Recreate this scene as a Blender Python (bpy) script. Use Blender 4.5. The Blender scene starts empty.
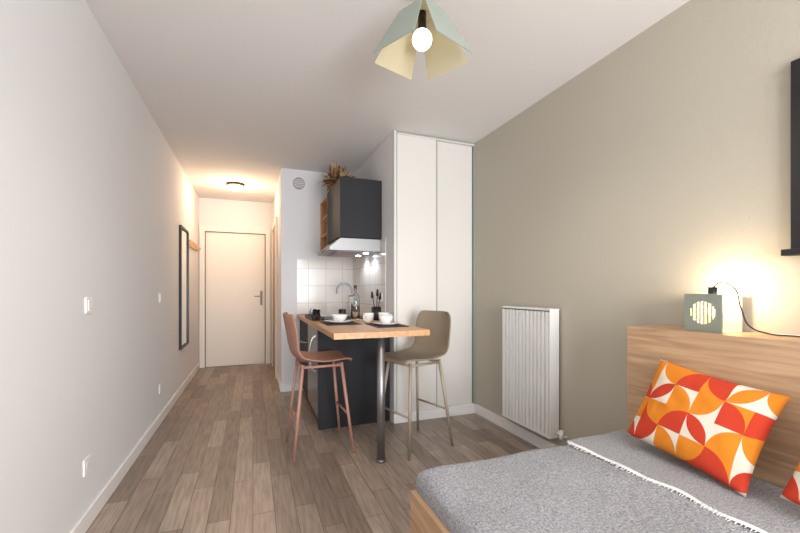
import bpy, bmesh, math, random
import mathutils
from mathutils import Vector, Matrix
random.seed(7)
D=bpy.data; C=bpy.context; S=C.scene

# ---------------- helpers ----------------
def lin(c):
    return tuple(((v/255)/12.92 if v/255<=0.04045 else ((v/255+0.055)/1.055)**2.4) for v in c)+(1.0,)
def newmat(name):
    m=D.materials.new(name); m.use_nodes=True
    return m, m.node_tree, m.node_tree.nodes['Principled BSDF']
def N(nt,t,**k):
    n=nt.nodes.new(t)
    for a,b in k.items(): setattr(n,a,b)
    return n
def plain(name,rgb,rough=.5,metal=0,noise=0.0,nscale=20,bump=0.0,bscale=200,emit=None,estr=0,trans=0,coat=0,spec=None):
    m,nt,b=newmat(name)
    col=lin(rgb); b.inputs['Base Color'].default_value=col
    b.inputs['Roughness'].default_value=rough; b.inputs['Metallic'].default_value=metal
    if spec is not None: b.inputs['Specular IOR Level'].default_value=spec
    if coat: b.inputs['Coat Weight'].default_value=coat
    if trans: b.inputs['Transmission Weight'].default_value=trans
    tc=N(nt,'ShaderNodeTexCoord')
    if noise>0:
        n=N(nt,'ShaderNodeTexNoise'); n.inputs['Scale'].default_value=nscale
        nt.links.new(tc.outputs['Object'],n.inputs['Vector'])
        mx=N(nt,'ShaderNodeMix',data_type='RGBA')
        mx.inputs[6].default_value=tuple(v*(1-noise) for v in col[:3])+(1,)
        mx.inputs[7].default_value=tuple(min(1,v*(1+noise)) for v in col[:3])+(1,)
        nt.links.new(n.outputs['Fac'],mx.inputs[0]); nt.links.new(mx.outputs[2],b.inputs['Base Color'])
    if bump>0:
        n=N(nt,'ShaderNodeTexNoise'); n.inputs['Scale'].default_value=bscale
        nt.links.new(tc.outputs['Object'],n.inputs['Vector'])
        bp=N(nt,'ShaderNodeBump'); bp.inputs['Strength'].default_value=bump; bp.inputs['Distance'].default_value=.002
        nt.links.new(n.outputs['Fac'],bp.inputs['Height']); nt.links.new(bp.outputs[0],b.inputs['Normal'])
    if emit:
        b.inputs['Emission Color'].default_value=lin(emit); b.inputs['Emission Strength'].default_value=estr
    return m
def wood(name,c1,c2,scale=(40,2,40),rough=.5):
    m,nt,b=newmat(name)
    tc=N(nt,'ShaderNodeTexCoord'); mp=N(nt,'ShaderNodeMapping'); mp.inputs['Scale'].default_value=scale
    n=N(nt,'ShaderNodeTexNoise'); n.inputs['Scale'].default_value=1.0; n.inputs['Detail'].default_value=6; n.inputs['Distortion'].default_value=.6
    cr=N(nt,'ShaderNodeValToRGB'); cr.color_ramp.elements[0].position=.3; cr.color_ramp.elements[1].position=.7
    cr.color_ramp.elements[0].color=lin(c1); cr.color_ramp.elements[1].color=lin(c2)
    nt.links.new(tc.outputs['Object'],mp.inputs[0]); nt.links.new(mp.outputs[0],n.inputs['Vector'])
    nt.links.new(n.outputs['Fac'],cr.inputs[0]); nt.links.new(cr.outputs[0],b.inputs['Base Color'])
    b.inputs['Roughness'].default_value=rough
    return m
def tiles(name,axes,size=.2):
    m,nt,b=newmat(name)
    tc=N(nt,'ShaderNodeTexCoord'); sp=N(nt,'ShaderNodeSeparateXYZ'); cb=N(nt,'ShaderNodeCombineXYZ')
    nt.links.new(tc.outputs['Object'],sp.inputs[0])
    nt.links.new(sp.outputs[axes[0]],cb.inputs[0]); nt.links.new(sp.outputs[axes[1]],cb.inputs[1])
    br=N(nt,'ShaderNodeTexBrick'); br.offset=0.0
    br.inputs['Scale'].default_value=1; br.inputs['Brick Width'].default_value=size; br.inputs['Row Height'].default_value=size
    br.inputs['Mortar Size'].default_value=.003
    br.inputs['Color1'].default_value=lin((228,223,216)); br.inputs['Color2'].default_value=lin((221,216,209)); br.inputs['Mortar'].default_value=lin((186,181,176))
    nt.links.new(cb.outputs[0],br.inputs['Vector']); nt.links.new(br.outputs['Color'],b.inputs['Base Color'])
    bp=N(nt,'ShaderNodeBump'); bp.invert=True; bp.inputs['Strength'].default_value=.4; bp.inputs['Distance'].default_value=.002
    nt.links.new(br.outputs['Fac'],bp.inputs['Height']); nt.links.new(bp.outputs[0],b.inputs['Normal'])
    b.inputs['Roughness'].default_value=.2
    return m
def finish(name,bm,mats,smooth=False,parent=None,bevel=0,local=False):
    me=D.meshes.new(name); bm.normal_update(); bm.to_mesh(me); bm.free()
    o=D.objects.new(name,me); S.collection.objects.link(o)
    for m in (mats if isinstance(mats,(list,tuple)) else [mats]): me.materials.append(m)
    if smooth:
        for p in me.polygons: p.use_smooth=True
    if bevel>0:
        bv=o.modifiers.new('bevel','BEVEL'); bv.width=bevel; bv.segments=3; bv.limit_method='ANGLE'; bv.angle_limit=math.radians(40)
    if parent: par(o,parent,local)
    return o
def par(o,g,local=False):
    o.parent=g
    if not local: o.matrix_parent_inverse=Matrix.Translation(-Vector(g.location))
def group(name,loc,rz=0):
    e=D.objects.new(name,None); e.location=loc; e.rotation_euler[2]=rz; e.empty_display_size=.1
    S.collection.objects.link(e); return e
def addbox(bm,x0,x1,y0,y1,z0,z1,mi=0):
    vs=[bm.verts.new(p) for p in [(x0,y0,z0),(x1,y0,z0),(x1,y1,z0),(x0,y1,z0),(x0,y0,z1),(x1,y0,z1),(x1,y1,z1),(x0,y1,z1)]]
    for f in [(3,2,1,0),(4,5,6,7),(0,1,5,4),(1,2,6,5),(2,3,7,6),(3,0,4,7)]:
        fc=bm.faces.new([vs[i] for i in f]); fc.material_index=mi
def box(name,x0,x1,y0,y1,z0,z1,mat,bevel=0,parent=None,local=False):
    bm=bmesh.new(); addbox(bm,x0,x1,y0,y1,z0,z1)
    return finish(name,bm,mat,parent=parent,bevel=bevel,local=local)
def boxes(name,lst,mat,bevel=0,parent=None,local=False):
    bm=bmesh.new()
    for b in lst: addbox(bm,*b)
    return finish(name,bm,mat,parent=parent,bevel=bevel,local=local)
def addcyl(bm,p0,p1,r0,r1=None,seg=16,mi=0):
    r1=r0 if r1 is None else r1
    p0=Vector(p0);p1=Vector(p1);d=(p1-p0)
    q=d.normalized().to_track_quat('Z','Y').to_matrix().to_4x4()
    M=Matrix.Translation((p0+p1)/2)@q
    r=bmesh.ops.create_cone(bm,cap_ends=True,segments=seg,radius1=max(r0,1e-5),radius2=max(r1,1e-5),depth=d.length,matrix=M)
    for f in {f for v in r['verts'] for f in v.link_faces}: f.material_index=mi; f.smooth=len(f.verts)==4
def cyl(name,p0,p1,r0,mat,r1=None,seg=24,parent=None,bevel=0,local=False):
    bm=bmesh.new(); addcyl(bm,p0,p1,r0,r1,seg)
    return finish(name,bm,mat,parent=parent,bevel=bevel,local=local)
def lathe(name,prof,loc,mat,seg=32,parent=None,local=False):
    bm=bmesh.new(); rings=[]
    for r,z in prof:
        rings.append([bm.verts.new((loc[0]+max(r,1e-4)*math.cos(2*math.pi*i/seg),loc[1]+max(r,1e-4)*math.sin(2*math.pi*i/seg),loc[2]+z)) for i in range(seg)])
    for a,b in zip(rings,rings[1:]):
        for i in range(seg):
            bm.faces.new([a[i],a[(i+1)%seg],b[(i+1)%seg],b[i]])
    bm.faces.new(rings[0][::-1]); bm.faces.new(rings[-1])
    bmesh.ops.recalc_face_normals(bm,faces=bm.faces)
    return finish(name,bm,mat,smooth=True,parent=parent,local=local)
def tube(name,pts,r,mat,parent=None,local=False,cyc=False):
    cu=D.curves.new(name,'CURVE'); cu.dimensions='3D'; cu.bevel_depth=r; cu.bevel_resolution=4; cu.resolution_u=8; cu.use_fill_caps=True
    sp=cu.splines.new('BEZIER'); sp.bezier_points.add(len(pts)-1)
    for b,p in zip(sp.bezier_points,pts):
        b.co=p; b.handle_left_type='AUTO'; b.handle_right_type='AUTO'
    sp.use_cyclic_u=cyc
    o=D.objects.new(name,cu); S.collection.objects.link(o); cu.materials.append(mat)
    if parent: par(o,parent,local)
    return o

# ---------------- materials ----------------
m_wall=plain('paint_white',(226,226,227),.85,bump=.25,bscale=120)
m_ceil=plain('paint_ceiling',(228,225,223),.9,bump=.15,bscale=150)
m_taupe=plain('paint_taupe',(180,173,158),.8,bump=.4,bscale=100)
m_trim=plain('trim_white',(236,234,232),.45)
m_door=plain('door_white',(238,233,225),.5)
m_ward=plain('wardrobe_white',(220,216,210),.5)
m_wframe=plain('wardrobe_frame_grey',(156,164,158),.4)
m_black=plain('cabinet_anthracite',(38,38,42),.6,noise=.06,spec=.3)
m_blk=plain('black_metal',(22,22,24),.4)
m_steel=plain('brushed_steel',(190,190,190),.28,metal=1,noise=.05)
m_dsteel=plain('dark_steel_leg',(150,150,152),.4,metal=.9)
m_rad=plain('radiator_enamel',(226,225,222),.4)
m_counter=wood('counter_oak',(186,138,94),(212,166,120),(35,2.5,35),.4)
m_head=wood('headboard_oak',(160,127,97),(196,163,128),(60,3,50),.5)
m_shelfw=wood('shelf_wood',(180,132,88),(206,160,112),(30,30,4),.5)
m_copper=plain('stool_terracotta',(166,122,104),.5)
m_coppleg=plain('stool_leg_copper',(174,128,112),.45)
m_olive=plain('stool_taupe',(140,126,107),.55)
m_oliveleg=plain('stool_leg_taupe',(160,147,128),.45)
m_sage=plain('sage_green_metal',(146,156,146),.5)
m_cream=plain('cream_enamel',(190,180,150),.6)
m_white=plain('white_ceramic',(240,238,234),.2,coat=.5)
m_plastic=plain('white_plastic',(236,234,232),.35)
m_grey=plain('grille_grey',(165,155,158),.6)
m_bulb=plain('bulb_glow',(255,244,225),.3,emit=(255,248,232),estr=4)
m_bulb2=plain('bulb_glow_warm',(255,225,180),.3,emit=(255,205,140),estr=6)
m_led=plain('led_glow',(255,255,255),.3,emit=(225,235,255),estr=25)
m_glass=plain('clear_glass',(240,245,245),.02,trans=1)
m_mirror=plain('mirror_glass',(225,225,225),.02,metal=1)
m_dark=plain('cord_black',(15,15,15),.5)
m_fringe=plain('fringe_white',(226,224,220),.9)

# floor planks
m_floor,nt,b=newmat('floor_vinyl_oak')
tc=N(nt,'ShaderNodeTexCoord'); mp=N(nt,'ShaderNodeMapping'); mp.inputs['Rotation'].default_value=(0,0,math.radians(90))
nt.links.new(tc.outputs['Object'],mp.inputs[0])
br=N(nt,'ShaderNodeTexBrick'); br.offset=.37; br.offset_frequency=2
for k,v in (('Scale',1),('Brick Width',.62),('Row Height',.105),('Mortar Size',.0018),('Bias',0)): br.inputs[k].default_value=v
br.inputs['Color1'].default_value=lin((132,116,104)); br.inputs['Color2'].default_value=lin((172,155,141)); br.inputs['Mortar'].default_value=lin((96,82,72))
nt.links.new(mp.outputs[0],br.inputs['Vector'])
mp2=N(nt,'ShaderNodeMapping'); mp2.inputs['Scale'].default_value=(60,5,1); nt.links.new(tc.outputs['Object'],mp2.inputs[0])
n=N(nt,'ShaderNodeTexNoise'); n.inputs['Scale'].default_value=1; n.inputs['Detail'].default_value=6; nt.links.new(mp2.outputs[0],n.inputs['Vector'])
cr=N(nt,'ShaderNodeValToRGB'); cr.color_ramp.elements[0].position=.3; cr.color_ramp.elements[1].position=.7
cr.color_ramp.elements[0].color=(.64,.64,.64,1); cr.color_ramp.elements[1].color=(1.1,1.1,1.1,1)
nt.links.new(n.outputs['Fac'],cr.inputs[0])
mx=N(nt,'ShaderNodeMix',data_type='RGBA',blend_type='MULTIPLY'); mx.inputs[0].default_value=1
nt.links.new(br.outputs['Color'],mx.inputs[6]); nt.links.new(cr.outputs[0],mx.inputs[7]); nt.links.new(mx.outputs[2],b.inputs['Base Color'])
b.inputs['Roughness'].default_value=.38

# woven fabric
def fabric(name,c1,c2,sc=260,bs=.6):
    m,nt,b=newmat(name)
    tc=N(nt,'ShaderNodeTexCoord')
    v=N(nt,'ShaderNodeTexVoronoi'); v.inputs['Scale'].default_value=sc; nt.links.new(tc.outputs['Object'],v.inputs['Vector'])
    n=N(nt,'ShaderNodeTexNoise'); n.inputs['Scale'].default_value=sc*.8; n.inputs['Detail'].default_value=3; nt.links.new(tc.outputs['Object'],n.inputs['Vector'])
    cr=N(nt,'ShaderNodeValToRGB'); cr.color_ramp.elements[0].position=.3; cr.color_ramp.elements[1].position=.7
    cr.color_ramp.elements[0].color=lin(c1); cr.color_ramp.elements[1].color=lin(c2)
    nt.links.new(n.outputs['Fac'],cr.inputs[0]); nt.links.new(cr.outputs[0],b.inputs['Base Color'])
    bp=N(nt,'ShaderNodeBump'); bp.inputs['Strength'].default_value=bs; bp.inputs['Distance'].default_value=.004
    nt.links.new(v.outputs['Distance'],bp.inputs['Height']); nt.links.new(bp.outputs[0],b.inputs['Normal'])
    b.inputs['Roughness'].default_value=.95
    return m
m_blanket=fabric('blanket_grey_boucle',(120,121,126),(178,179,182),180,.8)
m_throw=fabric('throw_grey_knit',(124,124,127),(180,180,182),210,.7)

# cushion pattern (UV node pattern)
m_cush,nt,b=newmat('cushion_retro_pattern')
def M(op,a,bb=None,c=None):
    x=N(nt,'ShaderNodeMath',operation=op)
    for i,v in enumerate((a,bb,c)):
        if v is None: continue
        if isinstance(v,(int,float)): x.inputs[i].default_value=v
        else: nt.links.new(v,x.inputs[i])
    return x.outputs[0]
tc=N(nt,'ShaderNodeTexCoord'); sp=N(nt,'ShaderNodeSeparateXYZ'); nt.links.new(tc.outputs['UV'],sp.inputs[0])
u=M('ADD',M('MULTIPLY',sp.outputs[0],5.0),.5); v=M('ADD',M('MULTIPLY',sp.outputs[1],4.0),.0)
iu=M('FLOOR',u); iv=M('FLOOR',v); fu=M('FRACT',u); fv=M('FRACT',v)
def flip(f,q): return M('ABSOLUTE',M('SUBTRACT',f,q))
qx=M('MODULO',iv,2.0); qy=M('MODULO',iu,2.0)
X_=flip(fu,qx); Y_=flip(fv,qy)
def dist(a,c): return M('SQRT',M('ADD',M('MULTIPLY',a,a),M('MULTIPLY',c,c)))
d1=dist(X_,Y_)
d2=dist(M('SUBTRACT',1.0,X_),M('SUBTRACT',1.0,Y_))
disc_=M('LESS_THAN',d1,1.0)
leaf=M('MULTIPLY',M('LESS_THAN',d1,1.0),M('LESS_THAN',d2,1.0))
par3=M('MODULO',M('ADD',iu,M('MULTIPLY',iv,2.0)),5.0)
isleaf=M('LESS_THAN',par3,.5)
mask=M('ADD',M('MULTIPLY',leaf,isleaf),M('MULTIPLY',disc_,M('SUBTRACT',1.0,isleaf)))
sel=M('MODULO',M('ADD',M('FLOOR',M('MULTIPLY',iu,.5)),iv),2.0)
def mixc(f,a,bb):
    x=N(nt,'ShaderNodeMix',data_type='RGBA'); nt.links.new(f,x.inputs[0])
    for i,vv in ((6,a),(7,bb)):
        if isinstance(vv,tuple): x.inputs[i].default_value=vv
        else: nt.links.new(vv,x.inputs[i])
    return x.outputs[2]
RED=lin((188,52,22)); AMB=lin((212,124,18))
colA=mixc(sel,RED,AMB); colB=mixc(sel,AMB,RED)
bgsel=M('GREATER_THAN',par3,2.5)
c=mixc(mask,mixc(bgsel,lin((216,205,188)),colB),colA)
nt.links.new(c,b.inputs['Base Color']); b.inputs['Roughness'].default_value=.9

# ---------------- room shell ----------------
XL,XR,H=-.75,1.95,2.53
YB=-2.1; YF=6.39; YK=4.52
WX0,WX1=.0,1.75
yw=3.115
box('floor',XL-.1,XR+.1,YB-.1,YF+.1,-.1,0,m_floor)
box('ceiling',XL-.1,XR+.1,YB-.1,YF+.1,H,H+.1,m_ceil)
box('wall_left',XL-.1,XL,YB,YF,0,H,m_wall)
box('wall_right',XR,XR+.1,YB,YK,0,H,m_taupe)
box('wall_kitchen',.30,XR+.1,YK,YK+.1,0,H,m_wall)
box('wall_hall',.30,.40,YK+.1,YF,0,H,m_wall)
box('wall_far',XL-.1,.5,YF,YF+.1,0,H,m_wall)
box('wall_partition',1.13,1.17,yw,YK,0,H,m_wall)
boxes('wall_rear',[(XL-.1,WX0,YB-.1,YB,0,H),(WX1,XR+.1,YB-.1,YB,0,H),(WX0,WX1,YB-.1,YB,2.25,H),(WX0,WX1,YB-.1,YB,0,.12)],m_wall)
g=group('window_1',((WX0+WX1)/2,YB,.12))
wm=(WX0+WX1)/2
boxes('window_frame',[(WX0,WX0+.06,YB-.08,YB-.02,.12,2.25),(WX1-.06,WX1,YB-.08,YB-.02,.12,2.25),(wm-.03,wm+.03,YB-.08,YB-.02,.12,2.25),(WX0,WX1,YB-.08,YB-.02,2.19,2.25),(WX0,WX1,YB-.08,YB-.02,.12,.18)],m_trim,parent=g)
def baseb(n,*a): return box(n,*a,m_trim,bevel=.003)
baseb('baseboard_left',XL,XL+.014,YB,YF-.001,0,.085)
baseb('baseboard_right',XR-.014,XR,YB,yw-.04,0,.085)
baseb('baseboard_kitchen',.30,.50,YK-.014,YK,0,.085)
baseb('baseboard_hall',.286,.30,YK,5.15,0,.085)

# entrance door
g=group('door_1',(-.25,YF-.01,0))
boxes('door_frame',[(-.74,-.665,YF-.04,YF,0,2.11),(.18,.255,YF-.04,YF,0,2.11),(-.665,.18,YF-.04,YF,2.03,2.11)],m_door,bevel=.004,parent=g)
box('door_leaf',-.66,.175,YF-.022,YF,0.006,2.025,m_door,bevel=.004,parent=g)
m_gap=plain('door_gasket_brown',(110,90,76),.7)  # brown strips along the joint between leaf and frame
boxes('door_gasket',[(-.668,-.658,YF-.042,YF-.020,0.006,2.03),(.172,.184,YF-.042,YF-.020,.006,2.03),(-.66,.175,YF-.042,YF-.02,2.022,2.032)],m_gap,parent=g)
m_hand=plain('handle_aluminium',(130,126,120),.45,metal=.6)
box('handle_plate',.105,.138,YF-.03,YF-.02,.92,1.14,m_hand,bevel=.003,parent=g)
boxes('handle_lever',[(.02,.12,YF-.07,YF-.058,1.05,1.066),(.112,.124,YF-.068,YF-.025,1.05,1.066)],m_hand,bevel=.004,parent=g)
# bathroom door in hall side wall
g=group('door_2',(.29,5.7,0))
m_side=wood('side_door_wood',(150,112,82),(176,136,102),(10,10,2))
boxes('door_frame',[(.27,.30,5.2,5.27,0,2.11),(.27,.30,6.13,6.2,0,2.11),(.27,.30,5.27,6.13,2.04,2.11)],m_door,bevel=.003,parent=g)
box('door_leaf',.285,.30,5.27,6.13,.006,2.04,m_side,parent=g)

# ---------------- wardrobe ----------------
g=group('sliding_wardrobe',(1.54,yw+.01,0))
box('door_panel_left',1.165,1.55,yw,yw+.02,.085,2.505,m_ward,bevel=.002,parent=g)
box('door_panel_right',1.53,1.935,yw+.025,yw+.045,.085,2.505,m_ward,bevel=.002,parent=g)
boxes('frame',[(1.13,1.138,yw-.014,yw+.0,.085,H-.001),(1.157,1.165,yw-.014,yw+.0,.085,H-.001),(1.545,1.556,yw-.004,yw+.022,.085,2.505),(1.942,1.949,yw-.01,yw+.05,.085,H-.001),(1.165,1.942,yw-.01,yw+.05,2.515,H-.001)],m_wframe,bevel=.001,parent=g)
boxes('frame_inner',[(1.138,1.157,yw-.012,yw,.0,H-.002),(1.165,1.942,yw-.008,yw+.045,2.505,2.515)],m_ward,parent=g)
box('plinth',1.13,1.949,yw-.03,yw-.012,0,.085,m_trim,bevel=.002,parent=g)
box('rail_cover',1.165,1.935,yw-.012,yw+.045,0,.085,m_trim,parent=g)

# ---------------- radiator ----------------
g=group('radiator',(1.89,2.29,.16))
bm=bmesh.new()
y0,y1,z0,z1=2.035,2.545,.15,1.035
nr=13; pitch=(y1-y0)/nr
pr=[]; xb,xf=1.884,1.850
for i in range(nr):
    a=y0+i*pitch
    pr+= [(xb,a),(xb,a+pitch*.20),(xf,a+pitch*.28),(xf,a+pitch*.92)]
pr.append((xb,y1))
lo=[bm.verts.new((x,y,z0+.02)) for x,y in pr]; hi=[bm.verts.new((x,y,z1-.035)) for x,y in pr]
for i in range(len(pr)-1): bm.faces.new([lo[i],lo[i+1],hi[i+1],hi[i]])
addbox(bm,1.8845,1.893,y0,y1,z0+.005,z1-.02)
addbox(bm,1.915,1.925,y0,y1,z0+.005,z1-.02)
finish('panels',bm,m_rad,parent=g)
boxes('top_grille',[(1.85,1.93,y0-.004,y1+.004,z1-.035,z1-.028)]+[(1.856,1.926,y0+i*.02,y0+i*.02+.008,z1-.03,z1-.018) for i in range(26)]+[(1.85,1.856,y0-.004,y1+.004,z1-.035,z1-.015),(1.924,1.93,y0-.004,y1+.004,z1-.035,z1-.015)],m_rad,parent=g)
boxes('side_covers',[(1.85,1.93,y0-.006,y0,z0,z1-.015),(1.85,1.93,y1,y1+.006,z0,z1-.015),(1.85,1.86,y0,y1,z0,z0+.022)],m_rad,bevel=.002,parent=g)
boxes('wall_brackets',[(1.925,1.95,2.15,2.18,.3,.9),(1.925,1.95,2.4,2.43,.3,.9)],m_rad,parent=g)
tube('supply_pipe',[(1.91,2.02,.19),(1.905,1.99,.185),(1.905,1.985,.17),(1.93,1.985,.165),(1.95,1.985,.165)],.008,m_rad,parent=g)
cyl('valve',(1.905,1.985,.155),(1.905,1.985,.215),.014,m_plastic,parent=g)

# ---------------- kitchen base ----------------
g=group('kitchen_counter',(.8,3.8,0))
BX0,BX1,BY0,BY1=.50,1.125,3.17,4.515
box('base_carcass',BX0+.02,BX1,BY0+.018,BY1,.10,.835,m_black,parent=g)
box('end_panel',BX0,BX1-.03,BY0,BY0+.018,.0,.835,m_black,bevel=.001,parent=g)
box('plinth',BX0+.05,BX1,BY0+.02,BY1,0,.10,m_black,parent=g)
boxes('doors',[(BX0,BX0+.019,BY0+.62,BY1-.005,.10,.69),(BX0,BX0+.019,BY0+.62,BY1-.005,.695,.83)],m_black,bevel=.001,parent=g)
m_fr=plain('fridge_grey',(112,112,115),.3)
box('fridge_front',BX0-.005,BX0+.019,BY0+.03,BY0+.61,.10,.83,m_fr,bevel=.004,parent=g)
tube('fridge_handle',[(BX0-.006,BY0+.10,.46),(BX0-.035,BY0+.10,.48),(BX0-.035,BY0+.10,.74),(BX0-.006,BY0+.10,.76)],.008,m_steel,parent=g)
tube('cabinet_handle',[(BX0,BY0+.70,.63),(BX0-.03,BY0+.72,.63),(BX0-.03,BY0+.86,.63),(BX0,BY0+.88,.63)],.006,m_steel,parent=g)
SX0,SX1,SY0,SY1=.66,1.0,4.02,4.38
boxes('worktop',[(.47,1.128,2.37,SY0,.837,.875),(.47,1.128,SY1,4.518,.837,.875),(.47,SX0,SY0,SY1,.837,.875),(SX1,1.128,SY0,SY1,.837,.875)],m_counter,parent=g)
boxes('sink_bowl',[(SX0,SX1,SY0,SY0+.008,.72,.879),(SX0,SX1,SY1-.008,SY1,.72,.879),(SX0,SX0+.008,SY0,SY1,.72,.879),(SX1-.008,SX1,SY0,SY1,.72,.879),(SX0,SX1,SY0,SY1,.715,.722)],m_steel,bevel=.002,parent=g)
box('cooktop',.60,1.06,3.50,3.92,.8755,.882,m_blk,bevel=.002,parent=g)
m_ring=plain('cooktop_ring',(110,110,112),.4)
for i,(x,y,r) in enumerate([(.83,3.61,.085),(.83,3.82,.07)]):
    lathe(f'burner_{i+1}',[(r,0),(r,.002),(r-.004,.002),(r-.004,0)],(x,y,.882),m_ring,parent=g)
cyl('bar_leg',(.80,2.44,.0),(.80,2.44,.837),.027,m_dsteel,parent=g,seg=32)
cyl('bar_leg_foot',(.80,2.44,.0),(.80,2.44,.018),.034,m_dsteel,parent=g,seg=32)
cyl('bar_leg_flange',(.80,2.44,.827),(.80,2.44,.837),.045,m_dsteel,parent=g,seg=32)
# faucet
g=group('kitchen_faucet',(1.04,4.2,.877))
cyl('base',(1.04,4.2,.8755),(1.04,4.2,.93),.022,m_steel,parent=g)
tube('spout',[(1.04,4.2,.92),(1.04,4.2,1.12),(1.0,4.2,1.21),(.93,4.2,1.225),(.875,4.2,1.18),(.865,4.2,1.11)],.012,m_dsteel,parent=g)
tube('lever',[(1.04,4.185,.935),(1.04,4.14,.955),(1.04,4.12,.985)],.007,m_steel,parent=g)
# tiles
box('trim_tiles_back',.47,1.124,YK-.006,YK,.876,1.50,tiles('tiles_back',(0,2)))
box('trim_tiles_side',1.124,1.13,3.30,YK-.007,.876,1.62,tiles('tiles_side',(1,2)))
g=group('wall_socket',(1.12,3.42,1.08))
box('plate',1.115,1.1235,3.38,3.54,1.04,1.12,m_plastic,bevel=.003,parent=g)
for i in range(2): cyl(f'well_{i+1}',(1.1135,3.42+i*.08,1.08),(1.1155,3.42+i*.08,1.08),.022,m_grey,parent=g)

# upper cabinet
g=group('upper_cabinet',(.93,3.97,1.63))
CX=.735; t=.018
box('end_panel',CX,1.129,3.42,3.42+t,1.63,2.175,m_black,bevel=.001,parent=g)
boxes('carcass',[(CX+.02,1.129,3.42+t,4.515,2.155,2.175),(CX+.02,1.129,3.42+t,4.07,1.63,1.648),(1.115,1.129,3.42+t,4.515,1.648,2.155)],m_black,parent=g)
box('door_front',CX,CX+.018,3.42+t+.002,4.068,1.635,2.173,m_black,bevel=.001,parent=g)
boxes('open_shelves',[(CX,1.115,4.07,4.088,1.56,2.155),(CX,1.115,4.497,4.515,1.56,2.155),(CX,1.115,4.088,4.497,1.56,1.578),(CX,1.115,4.088,4.497,1.75,1.765),(CX,1.115,4.088,4.497,1.94,1.955),(CX,1.115,4.07,4.515,2.14,2.155),(1.10,1.115,4.088,4.497,1.578,2.14)],m_shelfw,parent=g)
for i in range(3):
    lathe(f'shelf_bowl_{i+1}',[(.03,0),(.055,.03),(.06,.05),(.055,.05),(.03,.008)],(.84,4.27,1.765+i*.025),m_white if i%2 else m_sage,parent=g)
lathe('shelf_jar',[(.04,0),(.045,.01),(.045,.10),(.035,.11)],(.84,4.3,1.955),m_copper,parent=g)
lathe('shelf_jar_lid',[(.038,0),(.038,.015),(.01,.02)],(.84,4.3,2.065),m_shelfw,parent=g)
# hood
g=group('range_hood',(.9,3.75,1.5))
bm=bmesh.new()
hy0,hy1=3.435,4.065
prof=[(1.123,1.625),(.74,1.625),(.64,1.54),(.64,1.51),(1.123,1.51)]
a=[bm.verts.new((x,hy0,z)) for x,z in prof]; bb=[bm.verts.new((x,hy1,z)) for x,z in prof]
bm.faces.new(a[::-1]); bm.faces.new(bb)
for i in range(5): bm.faces.new([a[i],a[(i+1)%5],bb[(i+1)%5],bb[i]])
bmesh.ops.recalc_face_normals(bm,faces=bm.faces)
finish('hood_body',bm,plain('hood_steel',(150,150,150),.45,metal=.8),bevel=.003,parent=g)
boxes('filters',[(.72,.96,3.47,3.74,1.503,1.511),(.72,.96,3.76,4.03,1.503,1.511)],m_grey,bevel=.001,parent=g)
cyl('spot_1',(1.03,3.62,1.505),(1.03,3.62,1.511),.025,m_led,parent=g)
cyl('spot_2',(1.03,3.90,1.505),(1.03,3.90,1.511),.025,m_led,parent=g)
box('switch_panel',.636,.641,3.65,3.85,1.516,1.534,m_blk,parent=g)

# vent on kitchen wall
g=group('wall_air_vent',(.49,4.5,2.37))
def disc(name,c,r,d,mat,par_):
    return cyl(name,(c[0],YK,c[2]),(c[0],YK-d,c[2]),r,mat,parent=par_,seg=40)
disc('rim',(.49,0,2.37),.085,.012,m_plastic,g)
disc('grille',(.49,0,2.37),.070,.02,m_grey,g)
boxes('slats',[(.49-w,.49+w,YK-.024,YK-.019,2.37+z-.003,2.37+z+.003) for z,w in ((-.04,.045),(-.02,.06),(0,.064),(.02,.06),(.04,.045))],m_plastic,parent=g)

# dried leaves
g=group('dried_palm_leaves',(.86,4.05,2.175))
m_l=[plain('dried_leaf_ochre',(160,118,74),.8,noise=.35,nscale=30),plain('dried_leaf_brown',(100,70,48),.8,noise=.3,nscale=30),plain('dried_leaf_straw',(190,160,116),.8,noise=.2,nscale=30)]
LB=(.83,4.0,2.176)
lathe('basket',[(.065,0),(.08,.03),(.085,.10),(.08,.13),(.07,.13),(.075,.06)],LB,m_l[0],parent=g)
bm=bmesh.new()
for k in range(320):
    az=random.uniform(0,2*math.pi); el=random.uniform(.15,1.5); L=random.uniform(.10,.22); w=random.uniform(.010,.022)
    d=Vector((math.cos(az)*math.cos(el),math.sin(az)*math.cos(el),math.sin(el)))
    s=d.cross(Vector((0,0,1))).normalized(); s=(s+Vector((0,0,random.uniform(-1,1)))).normalized()
    base=Vector((LB[0]+random.uniform(-.06,.06),LB[1]+random.uniform(-.06,.06),2.275)); prev=None; mi=random.randrange(3)
    for i in range(6):
        tt=i/5; p=base+d*L*tt+Vector((0,0,-.09*tt*tt*(1.4-el)))
        p.z=max(2.20,min(p.z,2.49))
        ww=w*math.sin(math.pi*min(.93,.12+tt*.83))
        a=bm.verts.new(p-s*ww); m=bm.verts.new(p+s.cross(d)*ww*.35); c2=bm.verts.new(p+s*ww)
        for vv in (a,m,c2): vv.co.x=min(vv.co.x,1.11); vv.co.z=min(2.51,vv.co.z); vv.co.z=max(2.182,vv.co.z)
        if prev:
            for f in ((prev[0],prev[1],m,a),(prev[1],prev[2],c2,m)):
                fc=bm.faces.new(f); fc.material_index=mi
        prev=(a,m,c2)
finish('leaves',bm,m_l,parent=g)

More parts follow.
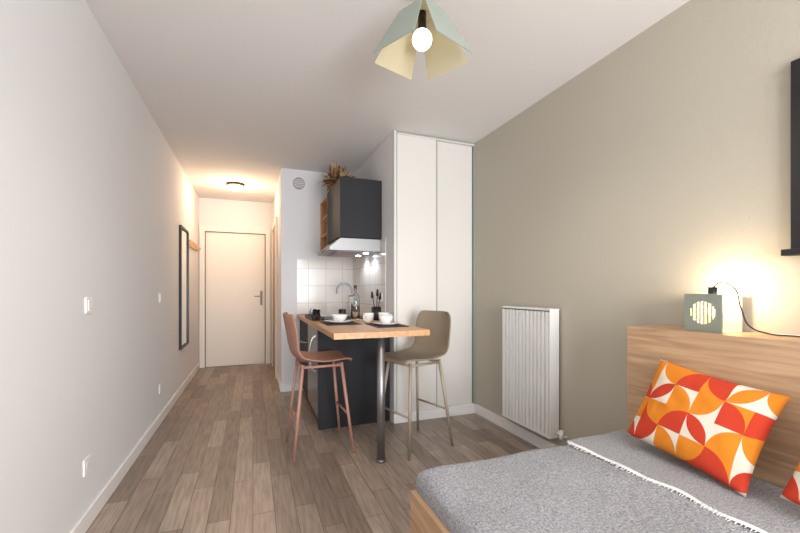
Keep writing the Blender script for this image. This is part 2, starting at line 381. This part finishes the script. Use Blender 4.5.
# ---------------- table-top things ----------------
ZT=.875
def mug(name,x,y,mat,ang=0,s=1):
    g=group(name,(x,y,ZT))
    lathe('cup_body',[(.024*s,0),(.034*s,.012*s),(.04*s,.06*s),(.0405*s,.07*s),(.0375*s,.07*s),(.035*s,.05*s),(.028*s,.012*s)],(x,y,ZT+.001),mat,parent=g)
    ca,sa=math.cos(ang),math.sin(ang)
    tube('handle',[(x+ca*.036*s,y+sa*.036*s,ZT+.055*s),(x+ca*.062*s,y+sa*.062*s,ZT+.05*s),(x+ca*.058*s,y+sa*.058*s,ZT+.025*s),(x+ca*.033*s,y+sa*.033*s,ZT+.018*s)],.005*s,mat,parent=g)
    return g
m_mat=plain('placemat_black',(34,34,38),.8,bump=.5,bscale=400)
box('placemat',.53,.80,2.92,3.32,ZT+.0005,ZT+.004,m_mat,bevel=.001)
box('placemat',.84,1.08,2.62,2.98,ZT+.0005,ZT+.004,m_mat,bevel=.001)
def plate(x,y,r,z):
    lathe('plate',[(r*.55,0),(r*.7,.004),(r,.016),(r,.019),(r*.7,.008),(r*.55,.006)],(x,y,z),m_white)
plate(.665,3.12,.11,ZT+.0045); plate(.96,2.80,.10,ZT+.0045)
def bowl(x,y,r,z,mat=m_white):
    lathe('bowl',[(r*.45,0),(r*.55,.004),(r*.9,.035),(r,.06),(r*.95,.06),(r*.82,.035),(r*.4,.01)],(x,y,z),mat)
bowl(.665,3.12,.065,ZT+.0115)
bowl(.96,2.80,.055,ZT+.0115)
mug('coffee_mug',.90,3.08,m_white,-2.4,1.15)
mug('coffee_mug',1.04,3.10,m_white,-.6,1.15)
lathe('glass_bottle',[(.036,0),(.04,.01),(.04,.19),(.03,.225),(.015,.25),(.014,.31),(.016,.315),(.013,.315),(.011,.25),(.035,.19),(.035,.012)],(.86,3.36,ZT+.001),m_glass)
def wglass(x,y):
    lathe('drinking_glass',[(.025,0),(.03,.004),(.035,.10),(.033,.10),(.028,.01)],(x,y,ZT+.001),m_glass)
wglass(.75,3.40); wglass(.52,3.40)
g=group('utensil_pot',(1.05,3.34,ZT))
lathe('pot',[(.04,0),(.045,.01),(.045,.12),(.04,.12),(.038,.012)],(1.05,3.34,ZT+.001),m_blk,parent=g)
bm=bmesh.new()
for dx,dy,h in ((.01,.015,.27),(-.015,.01,.25),(.012,-.018,.24)):
    addcyl(bm,(1.05,3.34,ZT+.02),(1.05+dx*2,3.34+dy*2,ZT+h-.03),.004)
    addcyl(bm,(1.05+dx*2,3.34+dy*2,ZT+h-.05),(1.05+dx*2.3,3.34+dy*2.3,ZT+h+.01),.014,.009)
finish('utensils',bm,m_blk,parent=g)
g=group('serving_tray',(.55,3.62,ZT))
boxes('tray',[(.49,.595,3.45,3.95,ZT+.001,ZT+.008),(.49,.495,3.45,3.95,ZT+.001,ZT+.03),(.59,.595,3.45,3.95,ZT+.001,ZT+.03),(.49,.595,3.45,3.455,ZT+.001,ZT+.03),(.49,.595,3.945,3.95,ZT+.001,ZT+.03)],m_blk,parent=g)
for i,y in enumerate((3.53,3.68,3.84)):
    lathe(f'spice_jar_{i+1}',[(.022,0),(.024,.004),(.024,.06),(.018,.07),(.018,.085)],(.542,y,ZT+.008),(m_white,m_blk,m_steel)[i],parent=g)
g=group('soap_bottle',(1.07,4.36,ZT))
lathe('bottle',[(.028,0),(.03,.01),(.03,.13),(.012,.155),(.012,.175)],(1.07,4.36,ZT+.001),m_white,parent=g)
tube('pump',[(1.07,4.36,ZT+.17),(1.07,4.36,ZT+.205),(1.035,4.36,ZT+.205)],.005,m_blk,parent=g)

# ---------------- stools ----------------
def stool(loc,rz,ms,ml):
    g=group('bar_stool',(loc[0],loc[1],0),rz)
    prof=[(.205,.622,.15),(.205,.640,.168),(.185,.655,.185),(.10,.650,.205),(0,.642,.212),(-.09,.642,.212),(-.15,.655,.208),(-.19,.695,.200),(-.208,.76,.200),(-.222,.84,.205),(-.236,.92,.200),(-.245,.965,.180),(-.248,.985,.150)]
    bm=bmesh.new(); rows=[]; nv=10
    for i,(x,z,hw) in enumerate(prof):
        tt=min(1,max(0,(i-5)/4)); row=[]
        for j in range(nv+1):
            v=-1+2*j/nv
            row.append(bm.verts.new((x+tt*.045*v*v,v*hw,z+(1-tt)*.014*v*v+ (.02*v*v if 4<i<8 else 0))))
        rows.append(row)
    for a,b2 in zip(rows,rows[1:]):
        for j in range(nv): bm.faces.new([a[j],a[j+1],b2[j+1],b2[j]])
    bmesh.ops.recalc_face_normals(bm,faces=bm.faces)
    o=finish('seat_shell',bm,ms,smooth=True,parent=g,local=True)
    sd=o.modifiers.new('s','SOLIDIFY'); sd.thickness=.014; sd.offset=0
    ss=o.modifiers.new('ss','SUBSURF'); ss.levels=2; ss.render_levels=2
    bm=bmesh.new()
    tops={}; bots={}
    for sx in (-1,1):
        for sy in (-1,1):
            T=Vector((sx*.135,sy*.13,.632)); B=Vector((sx*.205,sy*.20,.0)); tops[sx,sy]=T;bots[sx,sy]=B
            addcyl(bm,B,T,.010,.012,12)
    for p,q2 in (((1,-1),(1,1)),((-1,-1),(-1,1)),((-1,-1),(1,-1)),((-1,1),(1,1))):
        f=.42
        a=bots[p].lerp(tops[p],f); b3=bots[q2].lerp(tops[q2],f)
        if p[0]==q2[0]: addcyl(bm,a,b3,.008,None,10)
        a=bots[p].lerp(tops[p],.97); b3=bots[q2].lerp(tops[q2],.97)
        addcyl(bm,a,b3,.010,None,10)
    finish('legs',bm,ml,parent=g,local=True)
    return g
stool((.45,2.83),math.radians(2),m_copper,m_coppleg)
stool((1.125,2.64),math.radians(180+16),m_olive,m_oliveleg)

# ---------------- left wall things ----------------
g=group('wall_mirror',(XL+.01,5.0,1.18))
box('mirror_glass',XL,XL+.012,4.76,5.24,.53,1.83,m_mirror,parent=g)
boxes('frame',[(XL,XL+.025,4.735,4.76,.50,1.86),(XL,XL+.025,5.24,5.265,.50,1.86),(XL,XL+.025,4.76,5.24,1.835,1.86),(XL,XL+.025,4.76,5.24,.50,.525)],m_blk,bevel=.002,parent=g)
g=group('coat_rack',(XL+.01,5.8,1.74))
m_rack=wood('rack_pale_wood',(200,160,118),(224,186,144),(30,4,30))
box('board',XL,XL+.02,5.45,6.1,1.70,1.79,m_rack,bevel=.003,parent=g)
for i in range(4):
    y=5.53+i*.165
    tube(f'hook_{i+1}',[(XL+.02,y,1.76),(XL+.05,y,1.75),(XL+.055,y,1.72),(XL+.065,y,1.75)],.005,m_rack,parent=g)
def switch(name,y,z,sock=False):
    g=group(name,(XL,y,z))
    box('plate',XL,XL+.009,y-.04,y+.04,z-.04,z+.04,m_plastic,bevel=.004,parent=g)
    if sock:
        cyl('well',(XL+.008,y,z),(XL+.0105,y,z),.022,m_plastic,parent=g)
    else: box('rocker',XL+.008,XL+.013,y-.022,y+.022,z-.026,z+.026,m_plastic,bevel=.002,parent=g)
switch('light_switch',2.28,1.07); switch('light_switch',3.82,1.08)
switch('wall_outlet',2.26,.30,True); switch('wall_outlet',3.82,.30,True)

# hall ceiling light
g=group('hall_ceiling_light',(-.21,5.4,H))
lathe('base_ring',[(.105,0),(.11,-.015),(.105,-.03),(.092,-.03),(.088,-.02)],(-.21,5.4,H-.001),plain('hall_light_ring',(70,52,38),.5),parent=g)
lathe('diffuser',[(.096,-.02),(.094,-.045),(.078,-.07),(.045,-.085),(.0,-.09)],(-.21,5.4,H),m_bulb2,parent=g)

# ---------------- pendant lamp ----------------
px,py=.70,1.55
g=group('pendant_lamp',(px,py,2.3))
va=math.radians(69); TILT=.10
def tl(p):   # slight tilt of the hanging shade
    dd=(p.x-px)*math.cos(va)+(p.y-py)*math.sin(va)
    return Vector((p.x,p.y,p.z+TILT*dd))
def petal(name,az,par_,hub_r,z_in,hw_in,out_r,z_out,hw_out):
    bm=bmesh.new()
    ca,sa=math.cos(az),math.sin(az)
    def P(r,w,z): return tl(Vector((px+ca*r-sa*w,py+sa*r+ca*w,z)))
    q=[P(hub_r,-hw_in,z_in),P(hub_r,hw_in,z_in),P(out_r,hw_out,z_out),P(out_r,-hw_out,z_out)]
    nrm=(q[1]-q[0]).cross(q[3]-q[0]).normalized()
    if nrm.z<0: nrm=-nrm
    up=[bm.verts.new(p+nrm*.0015) for p in q]; dn=[bm.verts.new(p-nrm*.0015) for p in q]
    f=bm.faces.new(up); f.material_index=0
    f=bm.faces.new(dn[::-1]); f.material_index=1
    for i in range(4):
        f=bm.faces.new([up[i],dn[i],dn[(i+1)%4],up[(i+1)%4]]); f.material_index=0
    bmesh.ops.recalc_face_normals(bm,faces=bm.faces)
    finish(name,bm,[m_sage,m_cream],parent=par_)
ZI,ZO=2.378,2.172
for i,a in enumerate((114,24,-66,-156)):
    petal(f'shade_panel_{i+1}',math.radians(a),g,.072,ZI,.068,.182,ZO,.122)
bm=bmesh.new()
for zz,mi in ((ZI+.0015,0),(ZI-.0015,1)):
    f=bm.faces.new([bm.verts.new(tl(Vector((px+.099*math.cos(math.radians(a)),py+.099*math.sin(math.radians(a)),zz)))) for a in (69,159,249,339)]); f.material_index=mi
finish('shade_top',bm,[m_sage,m_cream],parent=g)
cyl('socket',(px,py,2.285),(px,py,ZI+.004),.018,m_blk,parent=g)
cyl('cord',(px,py,ZI),(px,py,H-.03),.004,m_dark,parent=g)
cyl('canopy',(px,py,H-.035),(px,py,H-.001),.05,m_sage,parent=g)
bm=bmesh.new(); bmesh.ops.create_uvsphere(bm,u_segments=32,v_segments=16,radius=.044,matrix=Matrix.Translation((px,py,2.254)))
finish('globe_bulb',bm,m_bulb,smooth=True,parent=g)

# ---------------- bed ----------------
g=group('bed',(1.2,.4,0))
FX0,FX1,FY0,FY1=.575,1.715,-.66,1.385
boxes('frame',[(FX0,FX0+.03,FY0,FY1,.05,.36),(FX0+.03,FX1,FY1-.03,FY1,.05,.36),(FX0+.03,FX1,FY0,FY0+.03,.05,.36),(FX0+.03,FX1,FY0+.03,FY1-.03,.20,.24)],m_head,bevel=.003,parent=g)
boxes('legs',[(FX0+.03,FX0+.09,FY0+.03,FY0+.09,0,.2),(FX0+.03,FX0+.09,FY1-.09,FY1-.03,0,.2),(FX1-.09,FX1-.03,FY0+.03,FY0+.09,0,.2),(FX1-.09,FX1-.03,FY1-.09,FY1-.03,0,.2)],m_head,parent=g)
gh=group('bed_headboard_shelf',(1.83,.4,0))
boxes('boards',[(1.72,1.745,FY0,1.36,.0,.945),(1.72,1.948,FY0,1.36,.945,.967),(1.745,1.93,1.34,1.36,.0,.945),(1.745,1.93,FY0,FY0+.02,0,.945)],m_head,bevel=.001,parent=gh)
def soft(name,x0,x1,y0,y1,z0,z1,r,mat,par_,nx,ny,amp):
    bm=bmesh.new()
    def pt(u,v):
        x=x0+(x1-x0)*u; y=y0+(y1-y0)*v
        ex=min(x-x0,x1-x,y-y0,y1-y)
        z=z1
        if ex<r: z=z1-r+math.sqrt(max(0,r*r-(r-ex)**2))
        z+=amp*mathutils.noise.noise(Vector((x*5,y*5,1)))+amp*.5*mathutils.noise.noise(Vector((x*14,y*12,4)))
        return (x,y,z)
    def samp(n,L):
        ts=[0,r*.03/L,r*.12/L,r*.3/L,r*.6/L,r/L]; ts=ts+[r/L+(1-2*r/L)*i/n for i in range(1,n)]+[1-t for t in ts[::-1]]
        return ts
    us=samp(nx,x1-x0); vs=samp(ny,y1-y0)
    gr=[[bm.verts.new(pt(u,v)) for v in vs] for u in us]
    for i in range(len(us)-1):
        for j in range(len(vs)-1): bm.faces.new([gr[i][j],gr[i+1][j],gr[i+1][j+1],gr[i][j+1]])
    edge=[gr[i][0] for i in range(len(us))]+[gr[-1][j] for j in range(1,len(vs))]+[gr[i][-1] for i in range(len(us)-2,-1,-1)]+[gr[0][j] for j in range(len(vs)-2,0,-1)]
    low=[bm.verts.new((v.co.x,v.co.y,z0)) for v in edge]
    for i in range(len(edge)):
        k=(i+1)%len(edge); bm.faces.new([edge[i],low[i],low[k],edge[k]])
    bm.faces.new(low)
    bmesh.ops.recalc_face_normals(bm,faces=bm.faces)
    return finish(name,bm,mat,smooth=True,parent=par_)
soft('mattress_with_blanket',.595,1.712,-.64,1.372,.30,.452,.045,m_blanket,g,40,60,.008)
soft('throw',1.34,1.713,-.62,1.368,.44,.459,.012,m_throw,g,20,60,.005)
bm=bmesh.new()
def fxx(y): return 1.337+.007*math.sin(y*9)+.005*math.sin(y*23)
y=-.6; prev=None
while y<1.35:
    z=.465+.003*math.sin(y*31)
    a=bm.verts.new((fxx(y)-.007,y,z-.006)); m=bm.verts.new((fxx(y),y,z+.001)); c2=bm.verts.new((fxx(y)+.006,y,z-.004))
    if prev:
        bm.faces.new((prev[0],prev[1],m,a)); bm.faces.new((prev[1],prev[2],c2,m))
    prev=(a,m,c2); y+=.008
y=-.6
while y<1.34:
    L=random.uniform(.012,.022)
    addcyl(bm,(fxx(y),y,.463),(fxx(y)-L,y+random.uniform(-.006,.006),.457),.002,.0012,5)
    y+=.012
finish('fringe',bm,m_fringe,parent=g)

# ---------------- cushions ----------------
def cushion(loc,w,h,tk,tilt,yaw,roll):
    bm=bmesh.new(); n=36; uvl=bm.loops.layers.uv.new('UV')
    for s in (1,-1):
        gr=[]
        for i in range(n+1):
            row=[]
            for j in range(n+1):
                a=-1+2*i/n; b2=-1+2*j/n
                e=(1-a*a)*(1-b2*b2); th=tk*.5*(max(e,0)**.42)
                x=a*w/2*(1-.06*(1-b2*b2)*abs(a)); z=b2*h/2*(1-.06*(1-a*a)*abs(b2))
                wr=.005*mathutils.noise.noise(Vector((a*4,b2*4,s)))*(1-max(abs(a),abs(b2))**6)
                row.append(bm.verts.new((x,-s*(th+wr if th>0 else 0),z)))
            gr.append(row)
        for i in range(n):
            for j in range(n):
                q=[(i,j),(i+1,j),(i+1,j+1),(i,j+1)]
                if s<0:q=q[::-1]
                f=bm.faces.new([gr[a][b2] for a,b2 in q])
                for lp,(a,b2) in zip(f.loops,q): lp[uvl].uv=(a/n,b2/n)
    bmesh.ops.remove_doubles(bm,verts=bm.verts,dist=.0003)
    o=finish('throw_cushion',bm,m_cush,smooth=True)
    o.matrix_world=Matrix.Translation(loc)@Matrix.Rotation(yaw,4,'Z')@Matrix.Rotation(-tilt,4,'X')@Matrix.Rotation(roll,4,'Y')
    return o
cushion((1.600,.970,.651),.455,.365,.115,math.radians(26),math.radians(-90),math.radians(7))
cushion((1.572,.43,.656),.455,.365,.115,math.radians(27),math.radians(-87),math.radians(6))

# ---------------- bedside lamp ----------------
zs=.967
g=group('table_lamp',(1.85,1.06,zs))
lx0,lx1,ly0,ly1=1.78,1.915,.985,1.13; lz0,lz1=zs+.001,zs+.161
bm=bmesh.new()
cy=(ly0+ly1)/2; cz=(lz0+lz1)/2; R=.048; nc=29; cw=(ly1-ly0)/nc
for i in range(nc):
    a=ly0+i*cw; mid=a+cw/2; dd=abs(mid-cy)
    if dd<R and i%3!=1:
        hh=math.sqrt(R*R-dd*dd)
        addbox(bm,lx0,lx0+.003,a,a+cw,lz0,cz-hh); addbox(bm,lx0,lx0+.003,a,a+cw,cz+hh,lz1)
    else: addbox(bm,lx0,lx0+.003,a,a+cw,lz0,lz1)
m_sage2=plain('sage_lamp_metal',(128,134,122),.5)
m_cream2=plain('lamp_inner_cream',(212,200,164),.6)
finish('grille_panel',bm,m_sage2,parent=g)
boxes('inner_panels',[(lx0+.003,lx1,ly1-.003,ly1,lz0,lz1),(lx1-.003,lx1,ly0,ly1-.003,lz0,lz1),(lx0+.003,lx1-.003,ly0,ly1-.003,lz0,lz0+.003)],m_cream2,parent=g)
boxes('rim',[(lx0+.003,lx1,ly1,ly1+.002,lz0,lz1),(lx0+.003,lx0+.06,ly0,ly1,lz1-.003,lz1),(lx0+.003,lx0+.006,ly0-.001,ly0+.001,lz0,lz1)],m_sage2,parent=g)
cyl('socket',(1.82,1.04,lz1-.035),(1.82,1.04,lz1+.028),.017,m_blk,parent=g)
bm=bmesh.new(); bmesh.ops.create_uvsphere(bm,u_segments=24,v_segments=12,radius=.027,matrix=Matrix.Translation((1.835,1.045,lz1-.07)))
finish('bulb',bm,m_bulb2,smooth=True,parent=g)
tube('cord',[(1.82,1.04,lz1+.025),(1.825,1.02,lz1+.045),(1.84,.98,lz1+.03),(1.85,.955,lz1-.06),(1.86,.93,zs+.03),(1.87,.88,zs+.008),(1.88,.80,zs+.005),(1.87,.70,zs+.005),(1.90,.5,zs+.005)],.003,m_dark,parent=g)
tube('power_cable',[(1.93,.93,zs+.004),(1.90,.86,zs+.004),(1.92,.78,zs+.004),(1.89,.70,zs+.004),(1.92,.6,zs+.004)],.003,m_plastic)

# framed picture on right wall
g=group('framed_picture',(1.93,.55,1.66))
m_art=plain('picture_dark_blue',(52,60,76),.3,noise=.4,nscale=6)
boxes('frame',[(1.925,1.95,.805,.835,1.30,2.02),(1.925,1.95,.14,.17,1.30,2.02),(1.925,1.95,.17,.805,1.99,2.02),(1.925,1.95,.17,.805,1.30,1.33)],m_blk,bevel=.002,parent=g)
box('artwork',1.938,1.95,.17,.805,1.33,1.99,m_art,parent=g)
box('ledge',1.90,1.95,.12,.853,1.275,1.30,m_blk,bevel=.002,parent=g)

# ---------------- lights ----------------
def light(name,typ,loc,power,col,size=.1,rot=None,sy=None,spot=None):
    l=D.lights.new(name,typ); l.energy=power; l.color=col
    if typ=='AREA':
        l.shape='RECTANGLE'; l.size=size; l.size_y=sy or size
    elif typ in('POINT','SPOT'): l.shadow_soft_size=size
    if spot: l.spot_size=spot; l.spot_blend=.6
    o=D.objects.new(name,l); o.location=loc
    if rot: o.rotation_euler=rot
    S.collection.objects.link(o); return o
light('window_daylight','AREA',(wm,YB-.15,1.2),205,(.95,.97,1.0),1.7,(math.radians(90),0,0),2.0)
light('pendant_light','SPOT',(px,py,2.19),22,(1,.92,.82),.05,None,None,math.radians(165))
light('hall_light','POINT',(-.21,5.4,2.33),20,(1,.70,.45),.08)
light('hood_light_1','SPOT',(1.03,3.62,1.495),3.5,(.85,.92,1),.02,None,None,math.radians(150))
light('hood_light_2','SPOT',(1.03,3.90,1.495),3.5,(.85,.92,1),.02,None,None,math.radians(150))
light('table_lamp_light','POINT',(1.845,1.03,lz1+.014),5.5,(1,.76,.48),.02)

w=D.worlds.new('sky'); S.world=w; w.use_nodes=True
bg=w.node_tree.nodes['Background']; bg.inputs[0].default_value=(.85,.9,1,1); bg.inputs[1].default_value=2.0
S.view_settings.view_transform='Standard'
S.view_settings.exposure=0

# ---------------- camera ----------------
cam=D.cameras.new('camera'); co=D.objects.new('camera',cam); S.collection.objects.link(co)
co.location=(0,0,1.14); co.rotation_euler=(math.radians(90),0,-math.radians(21))
cam.sensor_width=36; cam.lens=383/800*36; cam.shift_y=24.5/800; cam.clip_start=.02
S.camera=co
